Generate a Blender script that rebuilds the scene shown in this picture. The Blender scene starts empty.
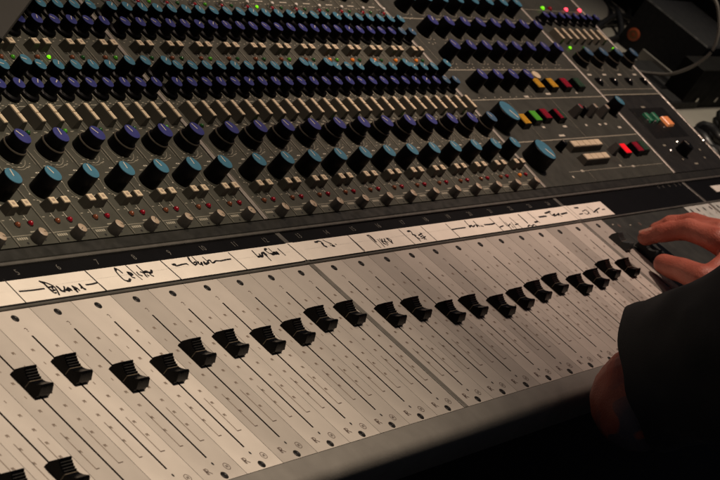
import bpy, math, random
from mathutils import Vector, Matrix, noise
R = math.radians
rnd = random.Random(7)
S = bpy.context.scene
COL = S.collection

# ------------------------------------------------------------------ materials
def nodes(name):
    m = bpy.data.materials.new(name); m.use_nodes = True
    nt = m.node_tree
    return m, nt, nt.nodes['Principled BSDF']

def mat(name, col, rough=.5, metal=0., var=.12, scale=60., bump=0., bscale=900., spec=.5, objcol=False, rvar=.1):
    m, nt, b = nodes(name)
    tc = nt.nodes.new('ShaderNodeTexCoord')
    n = nt.nodes.new('ShaderNodeTexNoise'); n.inputs['Scale'].default_value = scale; n.inputs['Detail'].default_value = 5
    nt.links.new(tc.outputs['Object'], n.inputs['Vector'])
    mr = nt.nodes.new('ShaderNodeMapRange'); mr.inputs['From Min'].default_value = .3; mr.inputs['From Max'].default_value = .7
    mr.inputs['To Min'].default_value = 1 - var; mr.inputs['To Max'].default_value = 1 + var
    nt.links.new(n.outputs['Fac'], mr.inputs['Value'])
    mx = nt.nodes.new('ShaderNodeMix'); mx.data_type = 'RGBA'; mx.blend_type = 'MULTIPLY'
    mx.inputs['Factor'].default_value = 1
    if objcol:
        oi = nt.nodes.new('ShaderNodeObjectInfo'); nt.links.new(oi.outputs['Color'], mx.inputs['A'])
    else:
        mx.inputs['A'].default_value = (*col, 1)
    nt.links.new(mr.outputs['Result'], mx.inputs['B'])
    nt.links.new(mx.outputs['Result'], b.inputs['Base Color'])
    r2 = nt.nodes.new('ShaderNodeMapRange'); r2.inputs['From Min'].default_value = .3; r2.inputs['From Max'].default_value = .7
    r2.inputs['To Min'].default_value = max(.03, rough - rvar); r2.inputs['To Max'].default_value = min(1, rough + rvar)
    n2 = nt.nodes.new('ShaderNodeTexNoise'); n2.inputs['Scale'].default_value = scale * 2.3
    nt.links.new(tc.outputs['Object'], n2.inputs['Vector'])
    nt.links.new(n2.outputs['Fac'], r2.inputs['Value']); nt.links.new(r2.outputs['Result'], b.inputs['Roughness'])
    b.inputs['Metallic'].default_value = metal
    b.inputs['Specular IOR Level'].default_value = spec
    if bump:
        n3 = nt.nodes.new('ShaderNodeTexNoise'); n3.inputs['Scale'].default_value = bscale
        nt.links.new(tc.outputs['Object'], n3.inputs['Vector'])
        bp = nt.nodes.new('ShaderNodeBump'); bp.inputs['Strength'].default_value = bump; bp.inputs['Distance'].default_value = .0004
        nt.links.new(n3.outputs['Fac'], bp.inputs['Height']); nt.links.new(bp.outputs['Normal'], b.inputs['Normal'])
    return m

def lit(name, col, e):
    m, nt, b = nodes(name)
    b.inputs['Base Color'].default_value = (*col, 1); b.inputs['Roughness'].default_value = .25
    b.inputs['Emission Color'].default_value = (*col, 1); b.inputs['Emission Strength'].default_value = e
    return m

M = {}
M['strip'] = mat('strip_paint', (.6, .55, .45), .5, var=.09, scale=22, bump=.1, objcol=True)
M['slot'] = mat('slot_black', (.004, .004, .004), .8)
M['print'] = mat('print_brown', (.10, .065, .05), .6)
M['printfaint'] = mat('print_faint', (.22, .165, .125), .6)
M['panel'] = mat('panel_grey', (.064, .065, .051), .5, var=.18, scale=40, bump=.25, bscale=1500, spec=.3)
M['panel2'] = mat('panel_grey_master', (.050, .052, .043), .5, var=.16, scale=40, bump=.25, bscale=1500, spec=.3)
M['darkpanel'] = mat('panel_black', (.021, .021, .0195), .5, var=.2, scale=40, bump=.2, spec=.3)
M['blank'] = mat('blank_panel_grey', (.036, .038, .033), .42, var=.2, scale=30, bump=.2)
M['alu'] = mat('aluminium_bar', (.36, .33, .29), .42, metal=.3, var=.12, scale=80)
M['lip'] = mat('panel_lip', (.022, .022, .018), .42, var=.15, scale=50)
M['trim'] = mat('grey_trim', (.10, .095, .083), .45, metal=.1, var=.15, scale=60)
M['rail'] = mat('front_rail_paint', (.20, .188, .168), .55, var=.10, scale=35, bump=.25, bscale=700)
M['black'] = mat('black_plastic', (.004, .004, .0045), .5, var=.1, spec=.12, rvar=.03)
M['knob'] = mat('knob_black', (.0025, .0025, .003), .42, var=.2, spec=.14)
M['fader'] = mat('fader_black', (.0020, .0020, .0022), .28, var=.2, spec=.10, rvar=.08)
M['ridgeglint'] = mat('fader_ridge_glint', (.012, .010, .0075), .5)  # light caught on the crests of the finger ridges, put into the colour
M['faderline'] = mat('fader_line', (.10, .078, .05), .5)
M['teal'] = mat('cap_teal', (.055, .185, .275), .42, var=.08)
M['blue'] = mat('cap_blue', (.037, .043, .20), .42, var=.08)
M['slate'] = mat('cap_slate', (.05, .11, .19), .4, var=.08)
M['white'] = mat('engrave_white', (.62, .58, .48), .5)
M['engrave'] = mat('engrave_dim', (.34, .32, .25), .5)
M['cream'] = mat('button_cream', (.72, .60, .42), .45, var=.10)
M['body'] = mat('button_body', (.085, .079, .061), .5, spec=.3)
M['greyknob'] = mat('trim_knob_grey', (.055, .05, .042), .5, var=.1)
M['tan'] = mat('trim_cap_tan', (.42, .33, .24), .5)
M['redoff'] = mat('led_red', (.30, .008, .02), .2)
M['orgoff'] = mat('led_orange', (.22, .07, .03), .2)
M['grnoff'] = mat('led_green', (.025, .13, .03), .2)
M['redon'] = lit('led_red_lit', (1, .02, .03), 1.1)
M['pinkon'] = lit('led_pink_lit', (1, .06, .10), 2.2)
M['grnon'] = lit('led_green_lit', (.22, .9, .01), .7)
M['grndim'] = lit('led_green_dim', (.08, .4, .02), .05)
M['orgon'] = lit('led_orange_lit', (.8, .22, .02), .14)
M['bred'] = mat('lens_red', (.33, .012, .03), .25, var=.1)
M['byel'] = mat('lens_yellow', (.66, .36, .03), .3, var=.1)
M['bgrn'] = mat('lens_green', (.035, .075, .045), .3, var=.1)
M['bgrnon'] = lit('lens_green_lit', (.10, .42, .035), .09)
M['bredon'] = lit('lens_red_lit', (.85, .012, .02), .5)
M['borgon'] = lit('lens_orange_lit', (.9, .30, .10), .22)
M['grncap'] = mat('cap_green', (.02, .20, .10), .5)
M['silver'] = mat('silver_screw', (.7, .68, .63), .3, metal=1.)
M['screw'] = mat('screw_dark', (.010, .009, .008), .5, spec=.3)
M['tape'] = mat('tape_cream', (.85, .79, .70), .65, var=.05, scale=45, bump=.3, bscale=350)
M['ink'] = mat('ink_black', (.008, .007, .008), .5)
M['card'] = mat('white_card', (.8, .77, .7), .6)
M['numeral'] = mat('numeral_grey', (.12, .115, .10), .5)
M['chassis'] = mat('chassis_black', (.004, .004, .004), .7)
M['floor'] = mat('floor_dark', (.012, .011, .010), .8, scale=4)
M['table'] = mat('table_top', (.30, .285, .245), .55, var=.1, scale=8)
M['clear'] = mat('cap_pale_grey', (.13, .145, .135), .4)
M['case'] = mat('case_black', (.0035, .0036, .004), .7, var=.3, bump=.3)
M['rack'] = mat('rack_grey', (.007, .0068, .006), .75, spec=.12, var=.2, scale=20)
M['folder'] = mat('folder_grey', (.024, .0235, .018), .6, var=.15, scale=14, bump=.3, bscale=250)
M['orange'] = mat('disc_orange', (.42, .09, .03), .5)
M['orange2'] = mat('disc_ochre', (.23, .11, .035), .5)
M['cable'] = mat('cable_rubber', (.012, .012, .012), .4)
M['cable2'] = mat('cable_grey', (.17, .16, .14), .35)

def shirt_mat():
    m, nt, b = nodes('shirt_cotton')
    tc = nt.nodes.new('ShaderNodeTexCoord')
    n = nt.nodes.new('ShaderNodeTexNoise'); n.inputs['Scale'].default_value = 30; n.inputs['Detail'].default_value = 4
    nt.links.new(tc.outputs['Object'], n.inputs['Vector'])
    cr = nt.nodes.new('ShaderNodeValToRGB')
    cr.color_ramp.elements[0].color = (.022, .022, .0215, 1); cr.color_ramp.elements[1].color = (.050, .050, .049, 1)
    nt.links.new(n.outputs['Fac'], cr.inputs['Fac']); nt.links.new(cr.outputs['Color'], b.inputs['Base Color'])
    b.inputs['Roughness'].default_value = .95; b.inputs['Specular IOR Level'].default_value = .15
    b.inputs['Sheen Weight'].default_value = .15
    w = nt.nodes.new('ShaderNodeTexNoise'); w.inputs['Scale'].default_value = 1400
    nt.links.new(tc.outputs['Object'], w.inputs['Vector'])
    bp = nt.nodes.new('ShaderNodeBump'); bp.inputs['Strength'].default_value = .4; bp.inputs['Distance'].default_value = .0006
    nt.links.new(w.outputs['Fac'], bp.inputs['Height']); nt.links.new(bp.outputs['Normal'], b.inputs['Normal'])
    return m
M['shirt'] = shirt_mat()

def skin_mat():
    m, nt, b = nodes('skin')
    L = nt.links.new; N = nt.nodes.new
    tc = N('ShaderNodeTexCoord')
    n = N('ShaderNodeTexNoise'); n.inputs['Scale'].default_value = 45; n.inputs['Detail'].default_value = 5
    L(tc.outputs['Object'], n.inputs['Vector'])
    cr = N('ShaderNodeValToRGB')
    cr.color_ramp.elements[0].position = .3; cr.color_ramp.elements[0].color = (.38, .094, .060, 1)
    cr.color_ramp.elements[1].position = .72; cr.color_ramp.elements[1].color = (.55, .172, .118, 1)
    L(n.outputs['Fac'], cr.inputs['Fac'])
    # tattoo: blue-grey ink bands with leaf-like outlines on the elbow and upper arm
    wv = N('ShaderNodeTexWave'); wv.wave_type = 'RINGS'; wv.inputs['Scale'].default_value = 9; wv.inputs['Distortion'].default_value = 9
    wv.inputs['Detail'].default_value = 1.5; wv.inputs['Detail Scale'].default_value = 3
    L(tc.outputs['Object'], wv.inputs['Vector'])
    st = N('ShaderNodeMapRange'); st.inputs['From Min'].default_value = .45; st.inputs['From Max'].default_value = .62
    L(wv.outputs['Fac'], st.inputs['Value'])
    sp = N('ShaderNodeSeparateXYZ'); L(tc.outputs['Object'], sp.inputs['Vector'])
    mx = N('ShaderNodeMapRange'); mx.inputs['From Min'].default_value = -.045; mx.inputs['From Max'].default_value = -.068
    L(sp.outputs['Y'], mx.inputs['Value'])
    ml = N('ShaderNodeMath'); ml.operation = 'MULTIPLY'; L(st.outputs['Result'], ml.inputs[0]); L(mx.outputs['Result'], ml.inputs[1])
    m8 = N('ShaderNodeMath'); m8.operation = 'MULTIPLY'; m8.inputs[1].default_value = .88; L(ml.outputs[0], m8.inputs[0])
    mix = N('ShaderNodeMix'); mix.data_type = 'RGBA'
    lim = N('ShaderNodeMapRange'); lim.inputs['From Min'].default_value = .19; lim.inputs['From Max'].default_value = .17; L(sp.outputs['Z'], lim.inputs['Value'])
    lix = N('ShaderNodeMapRange'); lix.inputs['From Min'].default_value = .34; lix.inputs['From Max'].default_value = .30; L(sp.outputs['X'], lix.inputs['Value'])
    for lm in (lim, lix):
        mm = N('ShaderNodeMath'); mm.operation = 'MULTIPLY'; L(m8.outputs[0], mm.inputs[0]); L(lm.outputs['Result'], mm.inputs[1]); m8 = mm
    L(m8.outputs[0], mix.inputs['Factor']); L(cr.outputs['Color'], mix.inputs['A']); mix.inputs['B'].default_value = (.075, .10, .125, 1)
    L(mix.outputs['Result'], b.inputs['Base Color'])
    b.inputs['Roughness'].default_value = .5
    b.inputs['Subsurface Weight'].default_value = .12; b.inputs['Subsurface Radius'].default_value = (.006, .002, .001)
    b.inputs['Subsurface Scale'].default_value = .6
    v = N('ShaderNodeTexVoronoi'); v.inputs['Scale'].default_value = 700
    L(tc.outputs['Object'], v.inputs['Vector'])
    n2 = N('ShaderNodeTexNoise'); n2.inputs['Scale'].default_value = 220; n2.inputs['Detail'].default_value = 4
    mp = N('ShaderNodeMapping'); mp.inputs['Scale'].default_value = (1.4, .6, 1.4); L(tc.outputs['Object'], mp.inputs['Vector'])
    L(mp.outputs['Vector'], n2.inputs['Vector'])
    ad = N('ShaderNodeMath'); ad.operation = 'ADD'; L(v.outputs['Distance'], ad.inputs[0]); L(n2.outputs['Fac'], ad.inputs[1])
    bp = N('ShaderNodeBump'); bp.inputs['Strength'].default_value = .4; bp.inputs['Distance'].default_value = .0008
    L(ad.outputs[0], bp.inputs['Height']); L(bp.outputs['Normal'], b.inputs['Normal'])
    return m
M['skin'] = skin_mat()
M['plate'] = mat('grey_plate', (.20, .19, .165), .45)
M['ringglint'] = mat('knob_ring_glint', (.085, .072, .052), .5)  # painted highlight round the top edge of the lower knob
M['barbed'] = mat('bed_divider_grey', (.19, .178, .155), .45, metal=.1, var=.15, scale=60)
M['inset'] = mat('inset_black', (.009, .009, .0085), .5, spec=.2)
M['hair'] = mat('hair_dark', (.012, .009, .007), .5, var=.3, scale=90, bump=.8, bscale=500)
M['nail'] = mat('nail', (.50, .25, .19), .3, var=.05)

# ------------------------------------------------------------------ mesh builder
class MB:
    def __init__(s): s.v = []; s.f = []; s.m = []; s.mats = []
    def mi(s, k):
        if k not in s.mats: s.mats.append(k)
        return s.mats.index(k)
    def face(s, pts, k):
        i = len(s.v); s.v += [tuple(p) for p in pts]; s.f.append(tuple(range(i, i + len(pts)))); s.m.append(s.mi(k))
    def raw(s, vs, fs, k):
        i = len(s.v); s.v += [tuple(p) for p in vs]; mi = s.mi(k)
        for f in fs: s.f.append(tuple(a + i for a in f)); s.m.append(mi)
    def frustum(s, cx, cy, z0, z1, bx, by, tx, ty, k, ktop=None, bottom=False, ch=0.):
        """tapered box with an optional chamfer round the top edge"""
        rings = [(bx, by, z0), (tx, ty, z1)] if not ch else [(bx, by, z0), (tx, ty, z1 - ch), (tx - ch, ty - ch, z1)]
        vs = []
        for hx, hy, z in rings:
            vs += [(cx - hx, cy - hy, z), (cx + hx, cy - hy, z), (cx + hx, cy + hy, z), (cx - hx, cy + hy, z)]
        fs = []
        for r in range(len(rings) - 1):
            for j in range(4):
                a = r * 4 + j; b = r * 4 + (j + 1) % 4
                fs.append((a, b, b + 4, a + 4))
        s.raw(vs, fs, k)
        t = vs[-4:]; s.face(t, ktop or k)
        if bottom: s.face(list(reversed(vs[:4])), k)
    def box(s, x0, x1, y0, y1, z0, z1, k, ch=0.):
        s.frustum((x0 + x1) / 2, (y0 + y1) / 2, z0, z1, (x1 - x0) / 2, (y1 - y0) / 2, (x1 - x0) / 2, (y1 - y0) / 2, k, bottom=True, ch=ch)
    def quad(s, x0, x1, y0, y1, z, k): s.face([(x0, y0, z), (x1, y0, z), (x1, y1, z), (x0, y1, z)], k)
    def lathe(s, prof, k, n=28, cx=0, cy=0, cap=True, kcap=None):
        vs = []; fs = []
        for r, z in prof:
            for i in range(n):
                a = 2 * math.pi * i / n; vs.append((cx + r * math.cos(a), cy + r * math.sin(a), z))
        for j in range(len(prof) - 1):
            for i in range(n):
                a = j * n + i; b = j * n + (i + 1) % n
                fs.append((a, b, b + n, a + n))
        s.raw(vs, fs, k)
        if cap: s.face(vs[-n:], kcap or k)
    def disc(s, cx, cy, rx, ry, z, k, n=18):
        s.face([(cx + rx * math.cos(2 * math.pi * i / n), cy + ry * math.sin(2 * math.pi * i / n), z) for i in range(n)], k)
    def line(s, pts, w, z, k):
        """flat ribbon along a polyline"""
        L = []; Rr = []
        P = [Vector((p[0], p[1])) for p in pts]
        for i, p in enumerate(P):
            d = (P[min(i + 1, len(P) - 1)] - P[max(i - 1, 0)])
            d = d.normalized() if d.length > 1e-9 else Vector((1, 0))
            nn = Vector((-d.y, d.x)) * w / 2
            L.append((p + nn)); Rr.append((p - nn))
        for i in range(len(P) - 1):
            s.face([(Rr[i].x, Rr[i].y, z), (Rr[i + 1].x, Rr[i + 1].y, z), (L[i + 1].x, L[i + 1].y, z), (L[i].x, L[i].y, z)], k)
    def arc(s, cx, cy, r, a0, a1, w, z, k, n=14):
        s.line([(cx + r * math.cos(R(a0 + (a1 - a0) * i / n)), cy + r * math.sin(R(a0 + (a1 - a0) * i / n))) for i in range(n + 1)], w, z, k)
    def tube(s, pts, r, k, n=8):
        vs = []; fs = []
        P = [Vector(p) for p in pts]; up = Vector((0, 0, 1)); m = len(P)
        for i, p in enumerate(P):
            d = (P[min(i + 1, m - 1)] - P[max(i - 1, 0)]).normalized()
            a = d.cross(up); a = a.normalized() if a.length > 1e-4 else Vector((1, 0, 0)); b = a.cross(d)
            for j in range(n):
                t = 2 * math.pi * j / n; vs.append(p + (a * math.cos(t) + b * math.sin(t)) * r)
        for i in range(m - 1):
            for j in range(n):
                q = i * n + j; q2 = i * n + (j + 1) % n
                fs.append((q, q2, q2 + n, q + n))
        s.raw(vs, fs, k); s.face(list(reversed(vs[:n])), k); s.face(vs[-n:], k)
    def mesh(s, name, smooth=True, angle=38):
        me = bpy.data.meshes.new(name); me.from_pydata(s.v, [], s.f); me.validate(); me.update()
        for k in s.mats: me.materials.append(M[k])
        me.polygons.foreach_set('material_index', s.m[:len(me.polygons)])
        if smooth:
            me.polygons.foreach_set('use_smooth', [True] * len(me.polygons))
            weld(me); me.set_sharp_from_angle(angle=R(angle))
        return me

def weld(me):
    import bmesh
    bm = bmesh.new(); bm.from_mesh(me)
    bmesh.ops.remove_doubles(bm, verts=bm.verts, dist=1e-6)
    bm.to_mesh(me); bm.free()

def spline(pts, n=8):
    P = [Vector(p) for p in pts]; out = []
    for i in range(len(P) - 1):
        p0 = P[max(i - 1, 0)]; p1 = P[i]; p2 = P[i + 1]; p3 = P[min(i + 2, len(P) - 1)]
        for j in range(n):
            t = j / n
            out.append(.5 * ((2 * p1) + (p2 - p0) * t + (2 * p0 - 5 * p1 + 4 * p2 - p3) * t * t + (3 * p1 - p0 - 3 * p2 + p3) * t ** 3))
    out.append(P[-1]); return out

def obj(name, me, parent=None, loc=(0, 0, 0), rot=(0, 0, 0), label=None):
    o = bpy.data.objects.new(name, me); COL.objects.link(o)
    o.parent = parent; o.location = loc; o.rotation_euler = rot
    if label: o['label'] = label
    return o
def dup(o, parent, loc, rot=None, label=None):
    c = o.copy(); COL.objects.link(c); c.parent = parent; c.location = loc
    if rot is not None: c.rotation_euler = rot
    if label: c['label'] = label
    return c
def tag(o, label=None, cat=None, group=None, kind=None):
    for k, v in (('label', label), ('category', cat), ('group', group), ('kind', kind)):
        if v: o[k] = v
    return o
protos = {}
def put(name, key, maker, parent, loc, rz=0., label=None):
    """first use builds the mesh, later uses copy the object (shared mesh)"""
    if key not in protos:
        o = obj(name, maker(), parent, loc, (0, 0, rz), label); protos[key] = o; return o
    return dup(protos[key], parent, loc, (0, 0, rz), label)

# ------------------------------------------------------------------ console frame
ROOT = Vector((.26, .12, -.72))
con = obj('mixing_console', None, None, ROOT)
con.empty_display_size = .05
tag(con, 'large analogue mixing console with pale fader strips and rows of blue and teal knobs', 'mixing console')
def part(name, me, label=None, loc=(0, 0, 0), rot=(0, 0, 0)):
    return obj(name, me, con, Vector(loc) - ROOT, rot, label)

SL = .1266; ANG = math.atan(SL)
EY = Vector((0, 1, SL)).normalized(); NZ = Vector((0, -SL, 1)).normalized()
P0 = Vector((0, .1933, .002))
def up(x, s, h=0.): return P0 + Vector((x, 0, 0)) + EY * s + NZ * h

def kx(k): return (k - 12.58) * .04 if k <= 12 else ((k - 12.42) * .04 if k <= 24 else (k - 12.26) * .04)
XA, XB, XC, XD = 0., .4864, .8155, .983        # divider lines
SMAX = .33

b = MB(); b.box(-.75, .99, -.012, .55, -.71, -.006, 'chassis'); part('chassis', b.mesh('chassis'))
b = MB()   # rounded rail along the front edge
prof = [(-.0042, -.004), (-.0042, .0004), (-.006, .0009), (-.0158, .0004), (-.0184, -.0008), (-.0203, -.0035), (-.0212, -.008), (-.0212, -.03), (-.013, -.035)]
vs = [(x, y, z) for x in (-.75, .99) for y, z in prof]; n = len(prof)
b.raw(vs, [(i, i + 1, i + 1 + n, i + n) for i in range(n - 1)], 'rail')
part('front_rail', b.mesh('front_rail', angle=60))
b = MB(); b.box(-.75, .99, .1469, .1487, -.004, .0012, 'trim', .0004); part('trim_rail', b.mesh('trim_rail', False))
b = MB(); b.box(-.75, .99, .1489, .1811, -.006, -.0006, 'black'); lab = part('label_rail', b.mesh('label_rail', False))
b = MB(); b.box(-.75, .99, .1812, .1838, -.004, .0012, 'trim', .0004); part('trim_rail', b.mesh('trim_rail2', False))
b = MB()
vs = []
lipp = [(.1840, -.004), (.1840, .0002), (.1848, .0010), (.1922, .0020), (.1931, .0016), (.1931, -.004)]
vs = [(x, y, z) for x in (-.75, .99) for y, z in lipp]; n = len(lipp)
b.raw(vs, [(i, i + n, i + 1 + n, i + 1) for i in range(n - 1)], 'lip'); part('panel_lip', b.mesh('panel_lip', angle=20))
for i, X in enumerate((XA, XB, XC)):
    b = MB(); b.box(-.0028, .0028, -.0038, .1467, -.003, .0005, 'barbed', .0004)
    b.box(-.0028, .0028, .1490, .1809, -.003, .0001, 'trim', .0003)
    part('divider_bar', b.mesh('divider_bar', False), loc=(X, 0, 0))
for i, X in enumerate((XA, XB, XC, XD)):
    b = MB(); b.box(-.0022, .0022, 0.0002, SMAX, -.002, .0007, 'alu', .0004)
    part('divider_bar', b.mesh('divider_bar_upper', False), loc=up(X, 0), rot=(ANG, 0, 0))

# channel numbers printed on the black label rail
def text_mesh(s, size, k):
    cu = bpy.data.curves.new('t', 'FONT'); cu.body = s; cu.size = size; cu.align_x = 'CENTER'; cu.align_y = 'CENTER'; cu.resolution_u = 3
    o = bpy.data.objects.new('t', cu); COL.objects.link(o)
    dg = bpy.context.evaluated_depsgraph_get(); me = bpy.data.meshes.new_from_object(o.evaluated_get(dg))
    bpy.data.objects.remove(o); me.materials.clear(); me.materials.append(M[k]); return me
for k in range(3, 25):
    obj('numeral', text_mesh(str(k), .0068, 'numeral'), lab, (kx(k) + .0005, .1757, -.0004))
b = MB()
for i, x in enumerate((.742, .755, .772, .789, .802)): b.quad(x, x + .0012, .177, .1805, -.0004, 'numeral')
obj('tick_mark', b.mesh('tick_mark', False), lab)

# ------------------------------------------------------------------ fader strips
def strip_mesh():
    b = MB(); h = .0198; y0, y1 = -.0036, .1465; sx = .00085; s0, s1 = .0144, .1254; z = 0.
    X = [-h, -sx, sx, h]; Y = [y0, s0, s1, y1]
    for i in range(3):
        for j in range(3):
            if i == 1 and j == 1: continue
            b.quad(X[i], X[i + 1], Y[j], Y[j + 1], z, 'strip')
    d = -.004
    b.face([(-sx, s0, z), (-sx, s0, d), (-sx, s1, d), (-sx, s1, z)], 'slot'); b.face([(sx, s0, z), (sx, s1, z), (sx, s1, d), (sx, s0, d)], 'slot')
    b.face([(-sx, s0, z), (sx, s0, z), (sx, s0, d), (-sx, s0, d)], 'slot'); b.face([(-sx, s1, z), (-sx, s1, d), (sx, s1, d), (sx, s1, z)], 'slot')
    b.quad(-sx, sx, s0, s1, d, 'slot')
    for (xa, ya, xb, yb) in ((-h, y0, h, y0), (h, y0, h, y1), (h, y1, -h, y1), (-h, y1, -h, y0)):
        b.face([(xa, ya, d), (xb, yb, d), (xb, yb, z), (xa, ya, z)], 'strip')
    e = .00012
    b.disc(0, .0094, .0008, .0012, e, 'slot', 10)
    b.line([(-.0010, .1312), (.0003, .1316), (.0009, .1306), (.0004, .1298)], .0006, e, 'print')
    b.disc(.0003, .1289, .0004, .0004, e, 'print', 8)
    # scale marks either side of the slot (two short strokes each) and the brackets at the bottom
    for i, y in enumerate((.1148, .104, .094, .083, .072, .0608, .0505, .0398)):
        for x in (-.0107, .0118):
            b.line([(x - .0007, y - .0010), (x - .0009, y + .0010)], .00065, e, 'printfaint')
            if i not in (1, 3): b.line([(x + .0009, y - .0010), (x + .0007, y + .0010)], .00065, e, 'printfaint'); b.line([(x + .0002, y - .0004), (x, y + .0010)], .0004, e + .00003, 'printfaint')
    b.line([(-.0117, .055), (-.0117, .0265)], .0006, e, 'printfaint'); b.line([(-.0119, .0265), (-.0088, .0265)], .0006, e + .00004, 'print')
    b.line([(.0088, .055), (.0088, .0265)], .0006, e, 'printfaint'); b.line([(.0086, .0265), (.0129, .0265)], .0006, e + .00004, 'print')
    # outlined R emblem and ringed N emblem
    for pts in ([(-.0122, .0030), (-.0122, .0074), (-.0098, .0074), (-.0090, .0062), (-.0100, .0052), (-.0120, .0052)], [(-.0103, .0052), (-.0080, .0030)], [(-.0112, .0028), (-.0112, .0072)]):
        b.line(pts, .0006, e, 'print')
    b.arc(.0094, .0052, .0025, 0, 360, .0004, e, 'print', 20)
    b.line([(.0086, .0042), (.0086, .0062), (.0102, .0042), (.0102, .0062)], .0005, e + .00004, 'print')
    return b.mesh('fader_strip', False)
def screw_mesh():
    b = MB(); b.lathe([(.0027, 0), (.0027, .0003), (.0023, .0006), (.0012, .0004), (.0010, .0002)], 'screw', 16); return b.mesh('screw')
def fader_profile():
    P = [(-.0098, 0), (-.0098, .0022), (-.0107, .0028), (-.0088, .0080), (-.0078, .0085), (-.0062, .0071), (-.0040, .0058), (-.0022, .0051)]
    # finger ridges on the far half of the saddle
    y, z = -.0004, .0049
    for i, (yy, zz) in enumerate(((-.0006, .0049), (.0010, .0053), (.0025, .0060), (.0038, .0069))):
        P += [(yy, zz), (yy + .0007, zz + .0009), (yy + .0012, zz + .0002)]
    P += [(.0056, .0088), (.0064, .0089), (.0072, .0078), (.0097, .0044), (.0100, .0038), (.0101, .0022), (.0104, .0018), (.0104, 0)]
    return P
def fader_mesh(kb='fader', kl='faderline', sc=1.):
    b = MB(); P = fader_profile(); n = len(P)
    def hx(z): return (.0063 - .10 * z) * sc
    L = [(-hx(z), y, z) for y, z in P]; Rr = [(hx(z), y, z) for y, z in P]
    b.raw(L + Rr, [(i, i + 1, i + 1 + n, i + n) for i in range(n - 1)], kb)
    b.face(list(reversed(L)), kb); b.face(Rr, kb)
    me = b.mesh('fader_knob', False)
    o = bpy.data.objects.new('t', me); COL.objects.link(o)
    md = o.modifiers.new('b', 'BEVEL'); md.width = .00035; md.segments = 2; md.limit_method = 'ANGLE'; md.angle_limit = R(40)
    dg = bpy.context.evaluated_depsgraph_get(); m2 = bpy.data.meshes.new_from_object(o.evaluated_get(dg)); bpy.data.objects.remove(o)
    m2.polygons.foreach_set('use_smooth', [True] * len(m2.polygons)); m2.set_sharp_from_angle(angle=R(30))
    # centre line over the saddle and down the side, laid just proud of the plastic
    import bmesh
    b2 = MB(); y = -.0014; z = .00518; w = .00024
    b2.face([(-hx(z), y - w, z), (hx(z), y - w, z), (hx(z), y + w, z), (-hx(z), y + w, z)], kl)
    for s in (-1, 1):
        xa = s * (hx(.001) + .00012); xb = s * (hx(z) + .00012)
        b2.face([(xa, y - w, .001), (xb, y - w, z), (xb, y + w, z), (xa, y + w, .001)], kl)
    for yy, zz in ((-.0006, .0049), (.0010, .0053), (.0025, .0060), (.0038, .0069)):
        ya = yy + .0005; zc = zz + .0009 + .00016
        b2.face([(-hx(zc) * .93, ya, zc - .0001), (hx(zc) * .93, ya, zc - .0001), (hx(zc) * .93, ya + .0003, zc), (-hx(zc) * .93, ya + .0003, zc)], 'ridgeglint')
    m3 = b2.mesh('l', False)
    m2.materials.clear(); m2.materials.append(M[kb]); m2.materials.append(M[kl]); m2.materials.append(M['ridgeglint'])
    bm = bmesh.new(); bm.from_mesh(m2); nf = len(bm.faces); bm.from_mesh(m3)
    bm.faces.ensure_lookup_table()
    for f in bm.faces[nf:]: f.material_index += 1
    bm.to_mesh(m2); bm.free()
    return m2

SHADE = {0: .54, 1: .56, 2: .60, 3: .52, 4: .64, 5: .55, 6: .66, 7: .46, 8: .55, 9: .57, 10: .48, 11: .51, 12: .52, 13: .56, 14: .51, 15: .44, 16: .54, 17: .43, 18: .52,
         19: .54, 20: .50, 21: .48, 22: .57, 23: .41, 24: .58, 25: .44}
FY = {1: .026, 2: .026, 3: .0904, 4: .0938, 5: .0804, 6: .0796, 7: .0875, 8: .0892, 9: .0858, 10: .0874, 11: .0945, 12: .0943, 13: .0859, 14: .0864, 15: .0770, 16: .0780,
      17: .0725, 18: .0755, 19: .0790, 20: .0826, 21: .0768, 22: .0790, 23: .0861, 24: .0836, 25: .114, 0: .06}
for k in range(0, 26):
    x = kx(k); a = SHADE[k]
    o = put('fader_strip', 'strip', strip_mesh, con, Vector((x, 0, 0)) - ROOT)
    a *= .93; o.color = (a * 1.0, a * .915, a * .815, 1)
    put('screw', 'screw', screw_mesh, o, (0, .1399, 0), rnd.random() * 3); put('screw', 'screw', screw_mesh, o, (0, -.0002, 0), rnd.random() * 3)
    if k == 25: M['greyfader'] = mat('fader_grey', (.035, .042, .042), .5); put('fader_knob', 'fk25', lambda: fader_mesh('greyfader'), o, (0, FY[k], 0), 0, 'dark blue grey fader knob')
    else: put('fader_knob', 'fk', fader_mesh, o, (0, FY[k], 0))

# blank panel with the master fader, then the narrow group strips
b = MB()
b.box(.5298, .7435, -.0036, .1465, -.004, 0, 'blank', .0003)
b.quad(.5490, .5502, .02, .126, .0001, 'slot')
for x, y in ((.552, .136), (.60, .134), (.66, .13), (.715, .136)): b.disc(x, y, .0022, .0022, .0001, 'print', 12)
for x, y in ((.5400, .138), (.575, .134)): b.quad(x, x + .004, y, y + .0012, .0001, 'engrave')
bl = part('blank_panel', b.mesh('blank_panel', False))
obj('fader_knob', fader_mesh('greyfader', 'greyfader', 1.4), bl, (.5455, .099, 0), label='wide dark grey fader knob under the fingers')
def narrow():
    b = MB(); b.box(-.0090, .0090, -.0036, .1465, -.004, 0, 'strip', .0002)
    b.quad(-.0006, .0006, .02, .118, .0001, 'slot'); b.disc(0, .140, .0021, .0029, .0001, 'slot', 12)
    b.line([(-.002, .131), (.0015, .1335), (.002, .129)], .0006, .0001, 'print')
    for y in (.11, .1, .09, .08): b.line([(.003, y), (.0052, y)], .0006, .0001, 'printfaint')
    return b.mesh('narrow_strip', False)
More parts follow.
